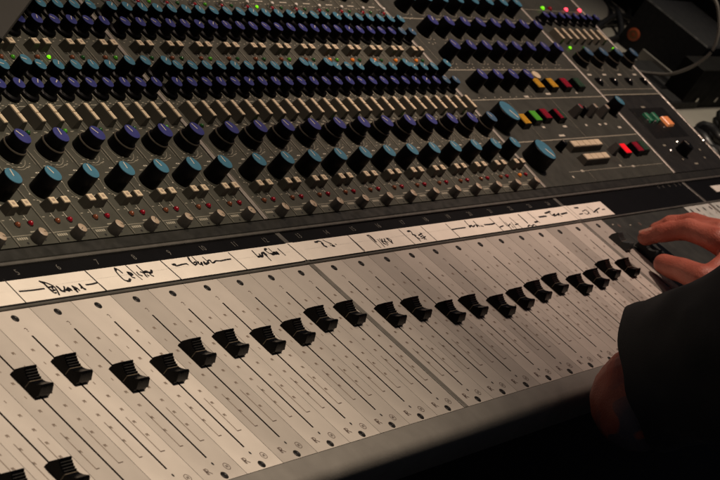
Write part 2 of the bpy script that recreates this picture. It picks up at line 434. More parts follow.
for i in range(12):
    x = .7530 + .0183 * i + (.005 if i > 3 else 0)
    if x > .985: break
    o = put('narrow_strip', 'narrow', narrow, con, Vector((x, 0, 0)) - ROOT); o.color = (.55, .56, .52, 1) if i % 2 else (.5, .52, .48, 1)

# ------------------------------------------------------------------ knobs, buttons, lamps (local: x, s, h)
def knob_mesh(cap, r=.0066, h=.0155, base=None, line='white', skirt=0., ring=None):
    b = MB(); base = base or r * 1.09
    if ring: # dual concentric: wide lower knob with the upper one rising out of it
        rr, rh = ring
        b.lathe([(rr * 1.02, 0), (rr, .0006), (rr * .97, rh - .0007), (rr * .94, rh), (r * 1.04, rh)], 'knob', 30, cap=False)
        b.lathe([(rr * .975, rh - .0006), (rr * .945, rh + .00012), (rr * .90, rh + .00014)], 'ringglint', 30, cap=False)
        b.lathe([(r * 1.05, rh - .0005), (r * 1.01, h - .0007), (r * .95, h)], 'knob', 28)
    elif skirt:
        b.lathe([(skirt, 0), (skirt, .0014), (skirt * .93, .0022), (base * .98, .0030), (r * 1.02, h - .0006), (r * .96, h)], 'knob', 26)
    else:
        b.lathe([(base, 0), (base * .995, .0008), (r * 1.02, h - .0008), (r * .96, h)], 'knob', 28)
    b.lathe([(r * .965, h), (r * .955, h + .0004)], cap, 28)
    if line: b.line([(0, -r * .05), (0, r * .82)], r * .15, h + .00052, line)
    return b.mesh('knob', angle=28)
def button_mesh():
    b = MB(); b.frustum(0, 0, 0, .0068, .0042, .0034, .0031, .0028, 'body')
    b.frustum(0, 0, .0068, .0076, .0030, .0027, .0029, .0026, 'cream', ch=.0002)
    b.quad(-.0012, .0012, -.0010, .0010, .00768, 'tan'); return b.mesh('push_button', False)
def long_mesh():
    b = MB(); b.frustum(0, 0, 0, .0072, .0040, .0084, .0022, .0079, 'body')
    b.frustum(0, .0040, .0072, .0080, .0019, .0038, .0018, .0037, 'cream', ch=.0002); b.frustum(0, -.0040, .0072, .0080, .0019, .0038, .0018, .0037, 'cream', ch=.0002)
    return b.mesh('long_button', False)
def led_mesh(k, r=.0019):
    b = MB(); b.lathe([(r * 1.25, 0), (r * 1.25, .0003), (r, .0004)], 'knob', 12, cap=False)
    b.lathe([(r * math.cos(R(a)), .0003 + r * 1.1 * math.sin(R(a))) for a in (0, 25, 50, 72, 88)], k, 14); return b.mesh('indicator_light')
def led(parent, x, s, k, r=.0019): return put('indicator_light', 'led' + k + str(r), lambda: led_mesh(k, r), parent, (x, s, 0))
def trim_mesh():
    b = MB(); b.lathe([(.0044, 0), (.0043, .0006), (.0037, .0070), (.0034, .0075)], 'greyknob', 20); b.lathe([(.0034, .0075), (.0030, .0078)], 'tan', 20)
    b.line([(0, .0004), (0, .0028)], .0006, .0079, 'body'); return b.mesh('trim_knob')
def toggle_mesh():
    b = MB(); b.lathe([(.0028, 0), (.0028, .0014), (.0011, .0018), (.0009, .0045)], 'silver', 14); b.lathe([(.0009, .0044), (.0016, .0052), (.0016, .0060), (.0008, .0068)], 'card', 12); return b.mesh('toggle_switch')

def module_mesh():
    b = MB(); h = .0197; e = .00014
    b.box(-h, h, .0003, SMAX, -.003, 0, 'panel')
    b.line([(-h + .0010, .001), (-h + .0010, SMAX)], .0003, e, 'engrave')
    b.line([(-.0192, .0086), (.0192, .0086)], .0004, e, 'engrave')
    for i in range(5): b.quad(-.0165 + i * .0021, -.0150 + i * .0021, .0053, .0073, e, 'engrave')
    b.quad(.0005, .0085, .0103, .0112, e, 'engrave')
    b.disc(.0085, .0042, .0014, .0014, e, 'slot', 10); b.disc(-.0095, .0025, .0010, .0010, e, 'slot', 10)
    for x in (-.0064, .0064): b.line([(x, .0195), (x, .0240)], .0005, e, 'white')
    b.arc(0, .0425, .0108, 150, 320, .00035, e, 'engrave', 18)
    for a in (150, 190, 230, 270, 310): b.disc(.0118 * math.cos(R(a)), .0425 + .0118 * math.sin(R(a)), .0006, .0006, e + .00005, 'white', 8)
    for sx in (-1, 1): # paired arrow heads
        b.face([(.0130 + sx * .0004, .0565, e), (.0130 + sx * .0004, .0580, e), (.0130 + sx * .0028, .05725, e)][::sx], 'white')
    b.line([(-.0118, .0545), (-.0118, .0585)], .0006, e, 'white')
    b.quad(.0025, .0065, .0533, .0540, e, 'engrave')
    b.arc(0, .0745, .0122, 170, 330, .00035, e, 'engrave', 16); b.arc(0, .0745, .0140, 250, 300, .00030, e, 'engrave', 8)
    b.quad(.0075, .0125, .0880, .0888, e, 'engrave')
    b.line([(.0045, .0960), (.0045, .1130)], .0003, e, 'engrave')
    for (x, s) in ((-.012, .1135), (-.005, .1145), (.006, .1138), (.014, .1145), (0, .1165), (.010, .1170), (-.009, .1175)): b.quad(x, x + .0018, s, s + .0007, e, 'engrave')
    for x in (-.0064, .0064): b.line([(x, .1635), (x, .1662)], .0005, e, 'white')
    for x in (0, .0145): b.line([(x, .1500), (x, .1680)], .0003, e, 'engrave')
    for (x, s) in ((-.013, .1765), (-.004, .1775), (.007, .1765), (.015, .1775)): b.quad(x, x + .002, s, s + .0007, e, 'engrave')
    q_ = random.Random(3)
    for s_, cnt in ((.0215, 3), (.0345, 4), (.0620, 5), (.0655, 4), (.0905, 4), (.1150, 6), (.1185, 5), (.1345, 4), (.1530, 5), (.1565, 4), (.1795, 6), (.1960, 4), (.2140, 5), (.2170, 5), (.2265, 5)):
        for _ in range(cnt):
            x_ = q_.uniform(-.018, .016); w_ = q_.uniform(.0010, .0030); o_ = q_.uniform(-.0008, .0008)
            b.quad(x_, x_ + w_, s_ + o_, s_ + o_ + .0007, e + .00003, 'engrave')
    for x_ in (-.0185, .0178):
        for s_ in (.0640, .1200, .1560, .2150): b.line([(x_, s_), (x_, s_ + .010)], .0003, e + .00003, 'engrave')
    b.quad(-.004, .008, .2300, .2308, e, 'white'); b.quad(-.015, -.010, .2262, .2268, e, 'engrave')
    for (x, s) in ((-.012, .2355), (.011, .2350)): b.quad(x, x + .002, s, s + .0007, e, 'engrave')
    return b.mesh('channel_module', False)

KN = {'A': lambda: knob_mesh('teal'), 'B': lambda: knob_mesh('blue', ring=(.0090, .0078)), 'C': lambda: knob_mesh('blue', .0050, .0107, skirt=.0078), 'D': lambda: knob_mesh('teal', .0050, .0107, skirt=.0078),
      'Dh': lambda: knob_mesh('teal', .0050, .0150, skirt=.0078), 'B24': lambda: knob_mesh('slate', ring=(.0090, .0078)), 'C24': lambda: knob_mesh('slate', .0050, .0107, skirt=.0078),
      'M': lambda: knob_mesh('blue', .0068, .0155, .0078), 'Mt': lambda: knob_mesh('teal', .0068, .0155, .0078), 'big': lambda: knob_mesh('teal', .0126, .0165, .0136), 'blk': lambda: knob_mesh('knob', .0068, .012, .0076),
      'S': lambda: knob_mesh('slate', .0068, .0155, ring=(.0095, .0075)), 'sm': lambda: knob_mesh('blue', .0048, .0100, skirt=.0068), 'mini': lambda: knob_mesh('knob', .0036, .009, .0042)}
def knob(kind, parent, x, s, spread=40, mid=0, name=None):
    nm = name or {'A': 'teal_knob', 'B': 'stacked_knob', 'B24': 'stacked_knob', 'C': 'small_blue_knob', 'C24': 'small_blue_knob', 'D': 'small_teal_knob', 'Dh': 'small_teal_knob', 'M': 'blue_knob', 'Mt': 'teal_knob',
                  'big': 'large_teal_knob', 'blk': 'black_knob', 'S': 'stacked_knob', 'sm': 'small_blue_knob', 'mini': 'small_black_knob'}[kind]
    return put(nm, kind, KN[kind], parent, (x, s, 0), R(mid + rnd.uniform(-spread, spread)))

for k in range(3, 25):
    m = put('channel_module', 'module', module_mesh, con, up(kx(k), 0) - ROOT)
    m.rotation_euler = (ANG, 0, 0)
    put('trim_knob', 'trim', trim_mesh, m, (0, .0042, 0), R(rnd.uniform(-150, 150)))
    led(m, -.0064, .0170, 'orgon' if k in (24,) else 'orgoff'); led(m, .0064, .0171, 'redon' if k == 5 else 'redoff')
    for x in (-.0064, .0064): put('push_button', 'btn', button_mesh, m, (x, .0280, 0 if not (k == 5 and x > 0) else -.0012))
    knob('A', m, 0, .0425, 24, 0)
    knob('B24' if k == 24 else 'B', m, 0, .0745, 25, 12)
    led(m, -.0040, .0915, 'grndim' if k % 3 == 0 else 'grnoff', .0016)
    for x in (-.01, .01): put('long_button', 'long', long_mesh, m, (x - .0006, .1018, 0))
    for i, x in enumerate((-.01, .01)):
        knob('C24' if k == 24 else 'C', m, x, .1258, 60); knob('Dh' if rnd.random() < .18 else 'D', m, x, .1430, 70)
        knob('C24' if k == 24 else 'C', m, x, .1880, 60); knob('Dh' if rnd.random() < .18 else 'D', m, x, .2045, 70)
        put('push_button', 'btn', button_mesh, m, (-.0064 + .0128 * i, .1695, 0))
    led(m, -.0068, .1605, 'orgoff' if k < 20 else 'orgon'); led(m, .0060, .1605, 'grnon' if k in (10,) else ('grndim' if k in (9, 12, 15, 18, 20, 23) else 'grnoff'), .0017)
    led(m, -.0110, .2225, 'grnon' if k in (13, 19) else ('grndim' if k in (11, 15, 17) else 'grnoff'), .0016); led(m, .0130, .2218, 'redoff', .0018)
    put('toggle_switch', 'tog', toggle_mesh, m, (.0080, .2225, 0))
    knob('M', m, 0, .2440, 40)

# ------------------------------------------------------------------ master section
def section(name, x0, x1, s0, s1, k, marks, label=None):
    b = MB(); b.box(x0 + .0024, x1 - .0024, s0, s1, -.003, 0, k); e = .00014
    for t in marks:
        if t[0] == 'l': b.line([t[1], t[2]], t[3], e, t[4])
        elif t[0] == 'q': b.quad(t[1] - t[3] / 2, t[1] + t[3] / 2, t[2] - t[4] / 2, t[2] + t[4] / 2, e, t[5])
        elif t[0] == 'a': b.arc(t[1], t[2], t[3], t[4], t[5], .0004, e, 'engrave')
    return part(name, b.mesh(name, False), label, up(0, 0), (ANG, 0, 0))
mk = []
for s in (.2178, .1492, .1100, .0555): mk.append(('l', (.490, s), (.811, s + .0006), .0011, 'engrave'))
mk.append(('l', (.565, .0150), (.806, .0142), .0005, 'engrave'))
for x, a, c in ((.645, .1105, .1485), (.718, .1105, .1485), (.574, .0560, .1095), (.677, .0560, .1095), (.7075, .0150, .0550), (.609, .002, .0145), (.505, .15, .217)): mk.append(('l', (x, a), (x - .0005, c), .0004, 'engrave'))
for x, s, w in ((.6815, .116, .011), (.754, .1165, .004), (.60, .0726, .006), (.650, .072, .009), (.6245, .113, .010), (.624, .0606, .013), (.704, .0722, .005), (.739, .0722, .006), (.7825, .0668, .008), (.726, .0146, .006),
               (.6955, .0168, .005), (.597, .015, .006), (.565, .009, .003), (.755, .0725, .006)): mk.append(('q', x, s, w, .0024, 'white'))
for i in range(8):
    for s0 in (.1855, .1530, .2190):
        for dx, ds in ((-.007, -.0005), (-.001, -.002), (.006, -.0005), (.010, .004)): mk.append(('q', .525 + .0345 * i + dx, s0 + ds, .0022, .0012, 'engrave'))
        mk.append(('a', .525 + .0345 * i, s0 + .0145, .0108, 190, 350))
    if i < 4:
        for dx, ds in ((-.007, 0), (0, -.002), (.007, 0)): mk.append(('q', .525 + .0345 * i + dx, .1130 + ds, .0022, .0012, 'engrave'))
ms = section('master_module', XB, XC, .0003, SMAX, 'panel2', mk)
for i in range(8):
    x = .525 + .0345 * i
    knob('M', ms, x, .1995, 40); knob('M', ms, x, .1672, 40); knob('Mt', ms, x, .2325, 40)
    if i < 4: knob('M', ms, x, .1282, 40)
def lens_mesh(k, k2=None):
    b = MB(); b.frustum(0, 0, 0, .0056, .0080, .0076, .0072, .0068, 'knob')
    for j in range(4):
        x0 = -.0064 + j * .0032
        b.frustum(x0 + .0016, 0, .0054, .0064, .00150, .0062, .0011, .0060, k if not k2 or j < 2 else k2)
    return b.mesh('lamp_button', False)
def lens(parent, k, x, s, label=None, k2=None): return put('lamp_button', 'lens' + k + str(k2), lambda: lens_mesh(k, k2), parent, (x, s, 0), 0, label)
for x, k in ((.6634, 'byel'), (.6975, 'byel'), (.7315, 'bred'), (.7660, 'bgrn')):
    lens(ms, k, x, .1255, {'byel': 'yellow lamp button', 'bred': 'dark red lamp button', 'bgrn': 'dark green lamp button'}[k])
b = MB(); b.lathe([(.0058, 0), (.0056, .0014), (.0040, .0022)], 'cream', 20); obj('round_button', b.mesh('round_button'), ms, (.692, .1415, 0)).scale = (1.3, .9, 1)
knob('big', ms, .5085, .0800, 4, -150); knob('big', ms, .5095, .0307, 4, -150)
lens(ms, 'byel', .5570, .0790, 'yellow lamp button'); lens(ms, 'bgrnon', .5880, .0825, 'lit green lamp button'); lens(ms, 'bred', .6150, .0845, 'dark red lamp button'); lens(ms, 'bred', .6480, .0838, 'half red half green lamp button', 'bgrn')
def fin_mesh(k):
    b = MB(); b.frustum(0, 0, 0, .0128, .0052, .0044, .0024, .0032, 'greyknob', k, ch=.0006); return b.mesh('lever_knob', False)
for x, s, k in ((.6930, .0865, 'bred'), (.7310, .0862, 'tan'), (.7590, .0845, 'tan')): put('lever_knob', 'fin' + k, lambda k=k: fin_mesh(k), ms, (x, s, 0))
knob('mini', ms, .7130, .0865); knob('Mt', ms, .7960, .0895, 5, 20); knob('mini', ms, .5880, .0440)
def bar_mesh(n, gap=None):
    b = MB(); w = .0142; hw = n * w / 2
    b.frustum(0, 0, 0, .0064, hw + .0015, .0052, hw, .0040, 'body')
    for i in range(n):
        x = -hw + w * (i + .5); b.frustum(x, 0, .0064, .0074, w / 2 - .0006, .0037, w / 2 - .0009, .0034, 'cream', ch=.0002)
    return b.mesh('button_bar', False)
obj('button_bar', bar_mesh(5), ms, (.6440, .0435, 0)); obj('button_bar', bar_mesh(4), ms, (.6400, .0262, 0))
lens(ms, 'bredon', .7285, .0335, 'lit red lamp button'); lens(ms, 'bred', .7640, .0345, 'dark red lamp button'); lens(ms, 'bgrn', .7810, .0352, 'dark green lamp button')
b = MB(); b.frustum(0, 0, 0, .011, .006, .004, .0015, .003, 'greyknob'); obj('lever_knob', b.mesh('lever_knob', False), ms, (.704, .035, 0))

# ------------------------------------------------------------------ monitor section and talkback panel
mk = [('l', (.818, .1125), (.981, .1125), .0012, 'engrave'), ('l', (.818, .1205), (.981, .1205), .0006, 'engrave'), ('l', (.818, .2405), (.981, .2405), .0005, 'engrave')]
for i, x in enumerate((.8365, .8775, .9205, .9650)):
    mk += [('q', x - .004, .1425, .010, .0022, 'white'), ('l', (x + .020, .122), (x + .020, .150), .0004, 'engrave'), ('a', x, .161, .0125, 190, 350)]
mo = section('monitor_module', XC, XD, .1115, SMAX, 'panel2', mk)
for i, x in enumerate((.8365, .8775, .9205, .9650)):
    knob('S', mo, x, .1615, 20)
    b = MB(); b.lathe([(.0062, 0), (.0062, .0006), (.0050, .0010)], 'knob', 18, cap=False); b.lathe([(.0046, .0004), (.0046, .0024), (.0034, .0030)], 'knob', 16); b.lathe([(.0013, .0030), (.0009, .0034)], 'silver', 8)
    obj('jack_socket', b.mesh('jack_socket'), mo, (x + .003, .1315, 0))
for x, k in ((.8456, 'grnon'), (.8841, 'grndim'), (.9682, 'grnon')): led(mo, x, .182, k, .0020)
for i in range(7): put('long_button', 'long', long_mesh, mo, (.8310 + i * .0196, .1968, 0))
for x in (.8335, .8523, .8759, .8929, .9148, .9348, .9523, .9728): knob('sm', mo, x, .2225, 40)
for x, k in ((.872, 'grnon'), (.892, 'redoff'), (.936, 'pinkon'), (.974, 'pinkon')): led(mo, x, .2430, k, .0026)
mk = [('q', .902, .070, .100, .044, 'inset'), ('l', (.858, .086), (.853, .058), .0010, 'engrave')]
for x, s, w in ((.897, .0935, .010), (.857, .038, .007), (.8985, .0095, .009), (.872, .017, .003), (.938, .0165, .004), (.9455, .028, .004)): mk.append(('q', x, s, w, .0022, 'engrave'))
tb = section('talkback_panel', XC, XD, .0003, .1108, 'darkpanel', mk)
for x, k in ((.878, 'grncap'), (.899, 'grncap')):
    b = MB(); b.frustum(0, 0, 0.0002, .0036, .0040, .0066, .0034, .0060, k, ch=.0005); obj('square_button', b.mesh('square_button', False), tb, (x, .0765, 0))
b = MB(); b.frustum(0, 0, 0.0002, .0036, .0088, .0066, .0082, .0060, 'borgon', ch=.0005); obj('square_button', b.mesh('square_button', False), tb, (.922, .0700, 0), label='lit orange square button')
knob('blk', tb, .884, .0265)
b = MB(); b.lathe([(.0028, 0), (.0028, .0010), (.0018, .0020)], 'silver', 12); sm_ = b.mesh('screw')
for x, s in ((.899, .0404), (.8590, .0295), (.9790, .0395), (.874, .074), (.893, .072), (.901, .0625)): obj('screw', sm_, tb, (x, s, .0001)).scale = (1, 1, 1) if s < .05 else (.6, .6, .8)

STROKES=[(0.0009,[(-0.3212,0.1708),(-0.3222,0.1502)]),(0.0011,[(-0.2438,0.1687),(-0.2429,0.1499)]),(0.0013,[(-0.3182,0.1597),(-0.307,0.1592),(-0.2955,0.1592)]),(0.0013,[(-0.2557,0.1574),(-0.2501,0.1573),(-0.2441,0.1578)]),(0.0019,[(-0.2928,0.1653),(-0.2911,0.1634),(-0.2912,0.16)]),(0.0013,[(-0.2912,0.16),(-0.2912,0.1566),(-0.2903,0.1545),(-0.2886,0.1547)]),(0.0013,[(-0.2921,0.1651),(-0.2889,0.1635),(-0.2865,0.1616),(-0.2854,0.1596),(-0.2858,0.1569),(-0.2871,0.1541),(-0.2881,0.1526)]),(0.0013,[(-0.2905,0.1596),(-0.2867,0.1598),(-0.2883,0.1583),(-0.288,0.1569)]),(0.0013,[(-0.2906,0.1579),(-0.29,0.1565),(-0.2874,0.1568)]),(0.0019,[(-0.2828,0.1593),(-0.2824,0.1573),(-0.2826,0.1555),(-0.2805,0.1547)]),(0.0013,[(-0.2805,0.1547),(-0.2782,0.1566),(-0.2767,0.1585)]),(0.0013,[(-0.2785,0.1563),(-0.2781,0.1552),(-0.2738,0.1574),(-0.2745,0.1558)]),(0.0013,[(-0.2758,0.1559),(-0.277,0.1545),(-0.2752,0.1548),(-0.2732,0.1563),(-0.2734,0.1546)]),(0.0019,[(-0.2689,0.1578),(-0.2693,0.1554),(-0.2697,0.153)]),(0.0013,[(-0.2682,0.1573),(-0.2666,0.1557),(-0.2668,0.1538)]),(0.0013,[(-0.2703,0.1548),(-0.2668,0.1556)]),(0.0019,[(-0.2611,0.1585),(-0.2617,0.1558),(-0.2605,0.1541)]),(0.0013,[(-0.263,0.1553),(-0.2607,0.157),(-0.2614,0.154)]),(0.0009,[(-0.2429,0.1558),(-0.2425,0.1499)]),(0.0011,[(-0.162,0.1699),(-0.1606,0.1502)]),(0.0019,[(-0.2139,0.1676),(-0.2145,0.1663)]),(0.0013,[(-0.2114,0.163),(-0.2119,0.1658),(-0.2138,0.1674),(-0.2158,0.1652),(-0.2167,0.161),(-0.2165,0.157),(-0.2146,0.1556)]),(0.0019,[(-0.2149,0.1556),(-0.2128,0.1553),(-0.2101,0.1569)]),(0.0009,[(-0.2008,0.1691),(-0.2005,0.1644),(-0.2,0.1592),(-0.1991,0.1551)]),(0.0019,[(-0.2058,0.1628),(-0.2035,0.1618),(-0.2035,0.1606),(-0.2061,0.1604),(-0.2058,0.1625)]),(0.0013,[(-0.2063,0.1605),(-0.2062,0.1582),(-0.2046,0.1574)]),(0.0013,[(-0.197,0.1618),(-0.1975,0.1596),(-0.1955,0.1582)]),(0.0012,[(-0.1904,0.1675),(-0.1904,0.1638),(-0.1895,0.1612),(-0.1873,0.1602)]),(0.0019,[(-0.1915,0.1606),(-0.1867,0.1614),(-0.1855,0.16),(-0.1829,0.16),(-0.1809,0.1617)]),(0.0013,[(-0.1931,0.1616),(-0.1909,0.1606),(-0.1918,0.1578),(-0.1915,0.1567)]),(0.0013,[(-0.1896,0.1583),(-0.1889,0.1575)]),(0.0013,[(-0.1859,0.1593),(-0.186,0.1575),(-0.1849,0.1566)]),(0.0009,[(-0.0817,0.1679),(-0.0805,0.1497)]),(0.0019,[(-0.1538,0.164),(-0.1509,0.1641)]),(0.0013,[(-0.153,0.1637),(-0.1512,0.1625),(-0.1453,0.163),(-0.1391,0.1632),(-0.1382,0.1622)]),(0.0019,[(-0.1302,0.1684),(-0.1312,0.1669),(-0.1319,0.1642),(-0.1314,0.1611)]),(0.0013,[(-0.1314,0.1611),(-0.1282,0.1619),(-0.1271,0.1636),(-0.1298,0.1632)]),(0.0009,[(-0.1253,0.1687),(-0.1255,0.1641),(-0.1257,0.1609)]),(0.0013,[(-0.1245,0.1635),(-0.1261,0.1618),(-0.1245,0.1609),(-0.1215,0.1627),(-0.1238,0.1597)]),(0.0009,[(-0.1147,0.1672),(-0.1143,0.1633),(-0.1143,0.1616)]),(0.0019,[(-0.1185,0.1626),(-0.1199,0.1606),(-0.1174,0.1608),(-0.1143,0.1616)]),(0.0013,[(-0.1143,0.1616),(-0.1134,0.163),(-0.1101,0.1635),(-0.1111,0.161),(-0.1084,0.1609)]),(0.0013,[(-0.1084,0.1609),(-0.1046,0.1621),(-0.0997,0.1615),(-0.0936,0.1618),(-0.0866,0.1619)]),(0.0011,[(-0.0031,0.168),(-0.0014,0.15)]),(0.0009,[(0.0854,0.1691),(0.0856,0.1518)]),(0.0013,[(-0.0528,0.1666),(-0.0533,0.1632),(-0.0534,0.1602)]),(0.0019,[(-0.0534,0.1602),(-0.0494,0.1609),(-0.0486,0.1624)]),(0.0019,[(-0.0504,0.1602),(-0.0478,0.1603),(-0.0445,0.1631),(-0.0422,0.1635)]),(0.0019,[(-0.0414,0.1636),(-0.0429,0.1614),(-0.0424,0.1599)]),(0.0013,[(-0.0412,0.1612),(-0.0408,0.1623)]),(0.0011,[(-0.0423,0.1605),(-0.043,0.1575),(-0.0431,0.1553)]),(0.0019,[(-0.0373,0.1655),(-0.0356,0.1668),(-0.0343,0.1667)]),(0.0013,[(-0.0373,0.1655),(-0.037,0.1635),(-0.0359,0.1618)]),(0.0009,[(-0.031,0.1669),(-0.0309,0.1636),(-0.031,0.1624)]),(0.0019,[(-0.0341,0.1616),(-0.0342,0.1604),(-0.0306,0.162),(-0.0281,0.1623),(-0.0329,0.1606)]),(0.0019,[(-0.0311,0.1608),(-0.0284,0.1609),(-0.0258,0.1625),(-0.0263,0.1603)]),(0.0013,[(-0.0287,0.1607),(-0.026,0.1601)]),(0.0011,[(-0.0203,0.1654),(-0.0201,0.1618),(-0.0198,0.1583)]),(0.0019,[(0.0337,0.1668),(0.0363,0.1667)]),(0.0013,[(0.0352,0.167),(0.0396,0.1673),(0.0418,0.1663),(0.0418,0.1646)]),(0.0023,[(0.0407,0.1644),(0.04,0.162),(0.0415,0.161)]),(0.0009,[(0.0466,0.1677),(0.0481,0.1659),(0.0505,0.1642)]),(0.0013,[(0.0499,0.1643),(0.052,0.1632),(0.0521,0.1616)]),(0.0021,[(0.0506,0.1608),(0.0526,0.1606)]),(0.0009,[(0.0494,0.1625),(0.049,0.1614)]),(0.0009,[(0.0567,0.1622),(0.0574,0.1615)]),(0.0009,[(0.1647,0.1678),(0.1645,0.149)]),(0.0009,[(0.2022,0.168),(0.2022,0.1488)]),(0.0009,[(0.0849,0.1661),(0.0838,0.1495)]),(0.0013,[(0.1111,0.1662),(0.1143,0.1661),(0.115,0.1632),(0.1142,0.1591)]),(0.0019,[(0.1139,0.1645),(0.1142,0.1616),(0.1137,0.1589)]),(0.0009,[(0.1116,0.1655),(0.1113,0.1602),(0.1116,0.1522)]),(0.0009,[(0.1196,0.1608),(0.1189,0.1565),(0.1179,0.1523)]),(0.0009,[(0.1229,0.1612),(0.1215,0.1557)]),(0.0013,[(0.1255,0.1604),(0.1224,0.1573),(0.1227,0.155)]),(0.0013,[(0.1296,0.1605),(0.1265,0.1574),(0.1264,0.1546)]),(0.0009,[(0.1245,0.1582),(0.13,0.1567)]),(0.0019,[(0.1337,0.1605),(0.1338,0.1582),(0.1344,0.1551)]),(0.0013,[(0.1354,0.1605),(0.1376,0.1586),(0.1351,0.156)]),(0.0009,[(0.1235,0.1555),(0.1241,0.1531)]),(0.0019,[(0.1744,0.1647),(0.178,0.165)]),(0.0013,[(0.1753,0.1648),(0.179,0.1652),(0.1782,0.1625),(0.1765,0.1604)]),(0.0013,[(0.1766,0.1609),(0.1802,0.1596),(0.1777,0.1582),(0.1797,0.1562)]),(0.0012,[(0.1777,0.1591),(0.1779,0.1555),(0.1778,0.1528)]),(0.0013,[(0.1788,0.1566),(0.1803,0.1553)]),(0.0009,[(0.1908,0.1616),(0.1895,0.1561),(0.1889,0.1536)]),(0.0013,[(0.1842,0.159),(0.1917,0.1606)]),(0.0013,[(0.1846,0.1572),(0.1903,0.1581),(0.1867,0.1543)]),(0.0009,[(0.1833,0.1553),(0.1926,0.1569)]),(0.0009,[(0.2444,0.1673),(0.2428,0.1483)]),(0.0009,[(0.3259,0.1668),(0.3248,0.1479)]),(0.0009,[(0.3617,0.1644),(0.3627,0.1481)]),(0.0009,[(0.4037,0.1672),(0.4048,0.1539)]),(0.0009,[(0.3443,0.1664),(0.341,0.1554)]),(0.0013,[(0.3256,0.1552),(0.3347,0.1563)]),(0.0009,[(0.3449,0.1595),(0.342,0.1505)]),(0.0013,[(0.3429,0.1552),(0.3506,0.1574),(0.3482,0.1525)]),(0.0009,[(0.355,0.159),(0.3512,0.1503)]),(0.0013,[(0.3576,0.1556),(0.364,0.1561)]),(0.0009,[(0.3825,0.1666),(0.3817,0.1551)]),(0.0013,[(0.2451,0.1602),(0.2538,0.1604),(0.2692,0.1604)]),(0.0011,[(0.2802,0.1679),(0.2786,0.1638),(0.278,0.1606)]),(0.0019,[(0.2769,0.1602),(0.2808,0.1616)]),(0.0013,[(0.2806,0.1612),(0.2834,0.1617),(0.2817,0.1601),(0.2844,0.1602),(0.2877,0.1613)]),(0.0011,[(0.2938,0.1661),(0.293,0.1626),(0.2938,0.1607)]),(0.0019,[(0.2905,0.1616),(0.2931,0.1608),(0.29,0.1597)]),(0.0013,[(0.2945,0.1607),(0.2943,0.1596)]),(0.0013,[(0.2972,0.1596),(0.3003,0.1589)]),(0.0016,[(0.3054,0.1604),(0.3125,0.16),(0.3189,0.1599),(0.3244,0.1605)]),(0.0013,[(0.3756,0.1512),(0.3815,0.1527),(0.384,0.151),(0.3899,0.1525),(0.3919,0.1509)]),(0.0019,[(0.3967,0.155),(0.4037,0.1556)]),(0.0011,[(0.383,0.1667),(0.383,0.1559)]),(0.0019,[(0.4156,0.1604),(0.4304,0.1603)]),(0.0019,[(0.4344,0.1638),(0.4478,0.1652)]),(0.0013,[(0.4431,0.1631),(0.4437,0.1602),(0.4515,0.1617),(0.4449,0.159),(0.4535,0.16),(0.4607,0.1615),(0.4551,0.159)]),(0.0011,[(0.4585,0.1595),(0.4598,0.1573)]),(0.0019,[(0.4628,0.16),(0.477,0.1609)]),(0.0019,[(0.5028,0.1653),(0.5103,0.1651)]),(0.0013,[(0.4983,0.1568),(0.5059,0.1571)]),(0.0009,[(0.5103,0.1598),(0.5207,0.1611),(0.5215,0.1577),(0.5137,0.1555),(0.5104,0.1575)]),(0.0009,[(0.5199,0.1616),(0.5199,0.1549)]),(0.0009,[(0.5306,0.1647),(0.5336,0.1559)]),(0.0013,[(0.5309,0.1568),(0.5393,0.1583),(0.5377,0.1556)]),(0.0013,[(0.5377,0.1585),(0.553,0.161)]),(0.0009,[(0.5429,0.1596),(0.5385,0.1551)]),(0.0013,[(0.5547,0.1586),(0.5609,0.1585)])]
# ------------------------------------------------------------------ writing tape stuck along the label rail
TAPE_Z = .00035
b = MB()
xs = [-.62] + [X + d for X in (XA, XB) for d in (-.0060, -.0036, .0036, .0060)] + [.5706]
def tz(x): return TAPE_Z + (.0004 if min(abs(x - XA), abs(x - XB)) < .004 else 0)
for i in range(len(xs) - 1):
    a, c = xs[i], xs[i + 1]; za, zc = tz(a), tz(c)
    y0, y1 = .1506, .1692
    b.face([(a, y0, za), (c, y0, zc), (c, y1, zc), (a, y1, za)], 'tape'); b.face([(a, y0, za - .0007), (c, y0, zc - .0007), (c, y0, zc), (a, y0, za)], 'tape')
b.face([(.5706, .1506, TAPE_Z - .0007), (.5706, .1692, TAPE_Z - .0007), (.5706, .1692, TAPE_Z), (.5706, .1506, TAPE_Z)], 'tape')
b.line([(-.62, .1612), (-.01, .1610)], .00025, TAPE_Z + .0001, 'card'); b.line([(.01, .1612), (.47, .1610)], .00025, TAPE_Z + .0001, 'card')
for w, st in STROKES:
    P = spline([(p[0], p[1], 0) for p in st], 4) if len(st) > 3 else [Vector((*p, 0)) for p in st]
    z = max(tz(p[0]) for p in P) + .00012
    b.line([(p.x, p.y) for p in P], w, z, 'ink')
    for p in (P[0], P[-1]): b.disc(p.x, p.y, w * .5, w * .5, z + .00001, 'ink', 8)
# thin grey lines along the edges where the tape runs over the second divider
for d in (-.0036, .0036): b.line([(XB + d, .1508), (XB + d, .1690)], .0005, tz(XB) + .0001, 'trim')
tp = obj('label_tape', b.mesh('label_tape', False))
tag(tp, 'long cream masking tape with handwritten black channel names above the faders', 'tape')
b = MB(); b.box(-.028, .028, -.0048, .0048, 0, .0006, 'card'); tag(obj('paper_label', b.mesh('paper_label', False), None, (.902, .1655, -.0004)), 'small blank white card on the black rail at the right edge', 'card')

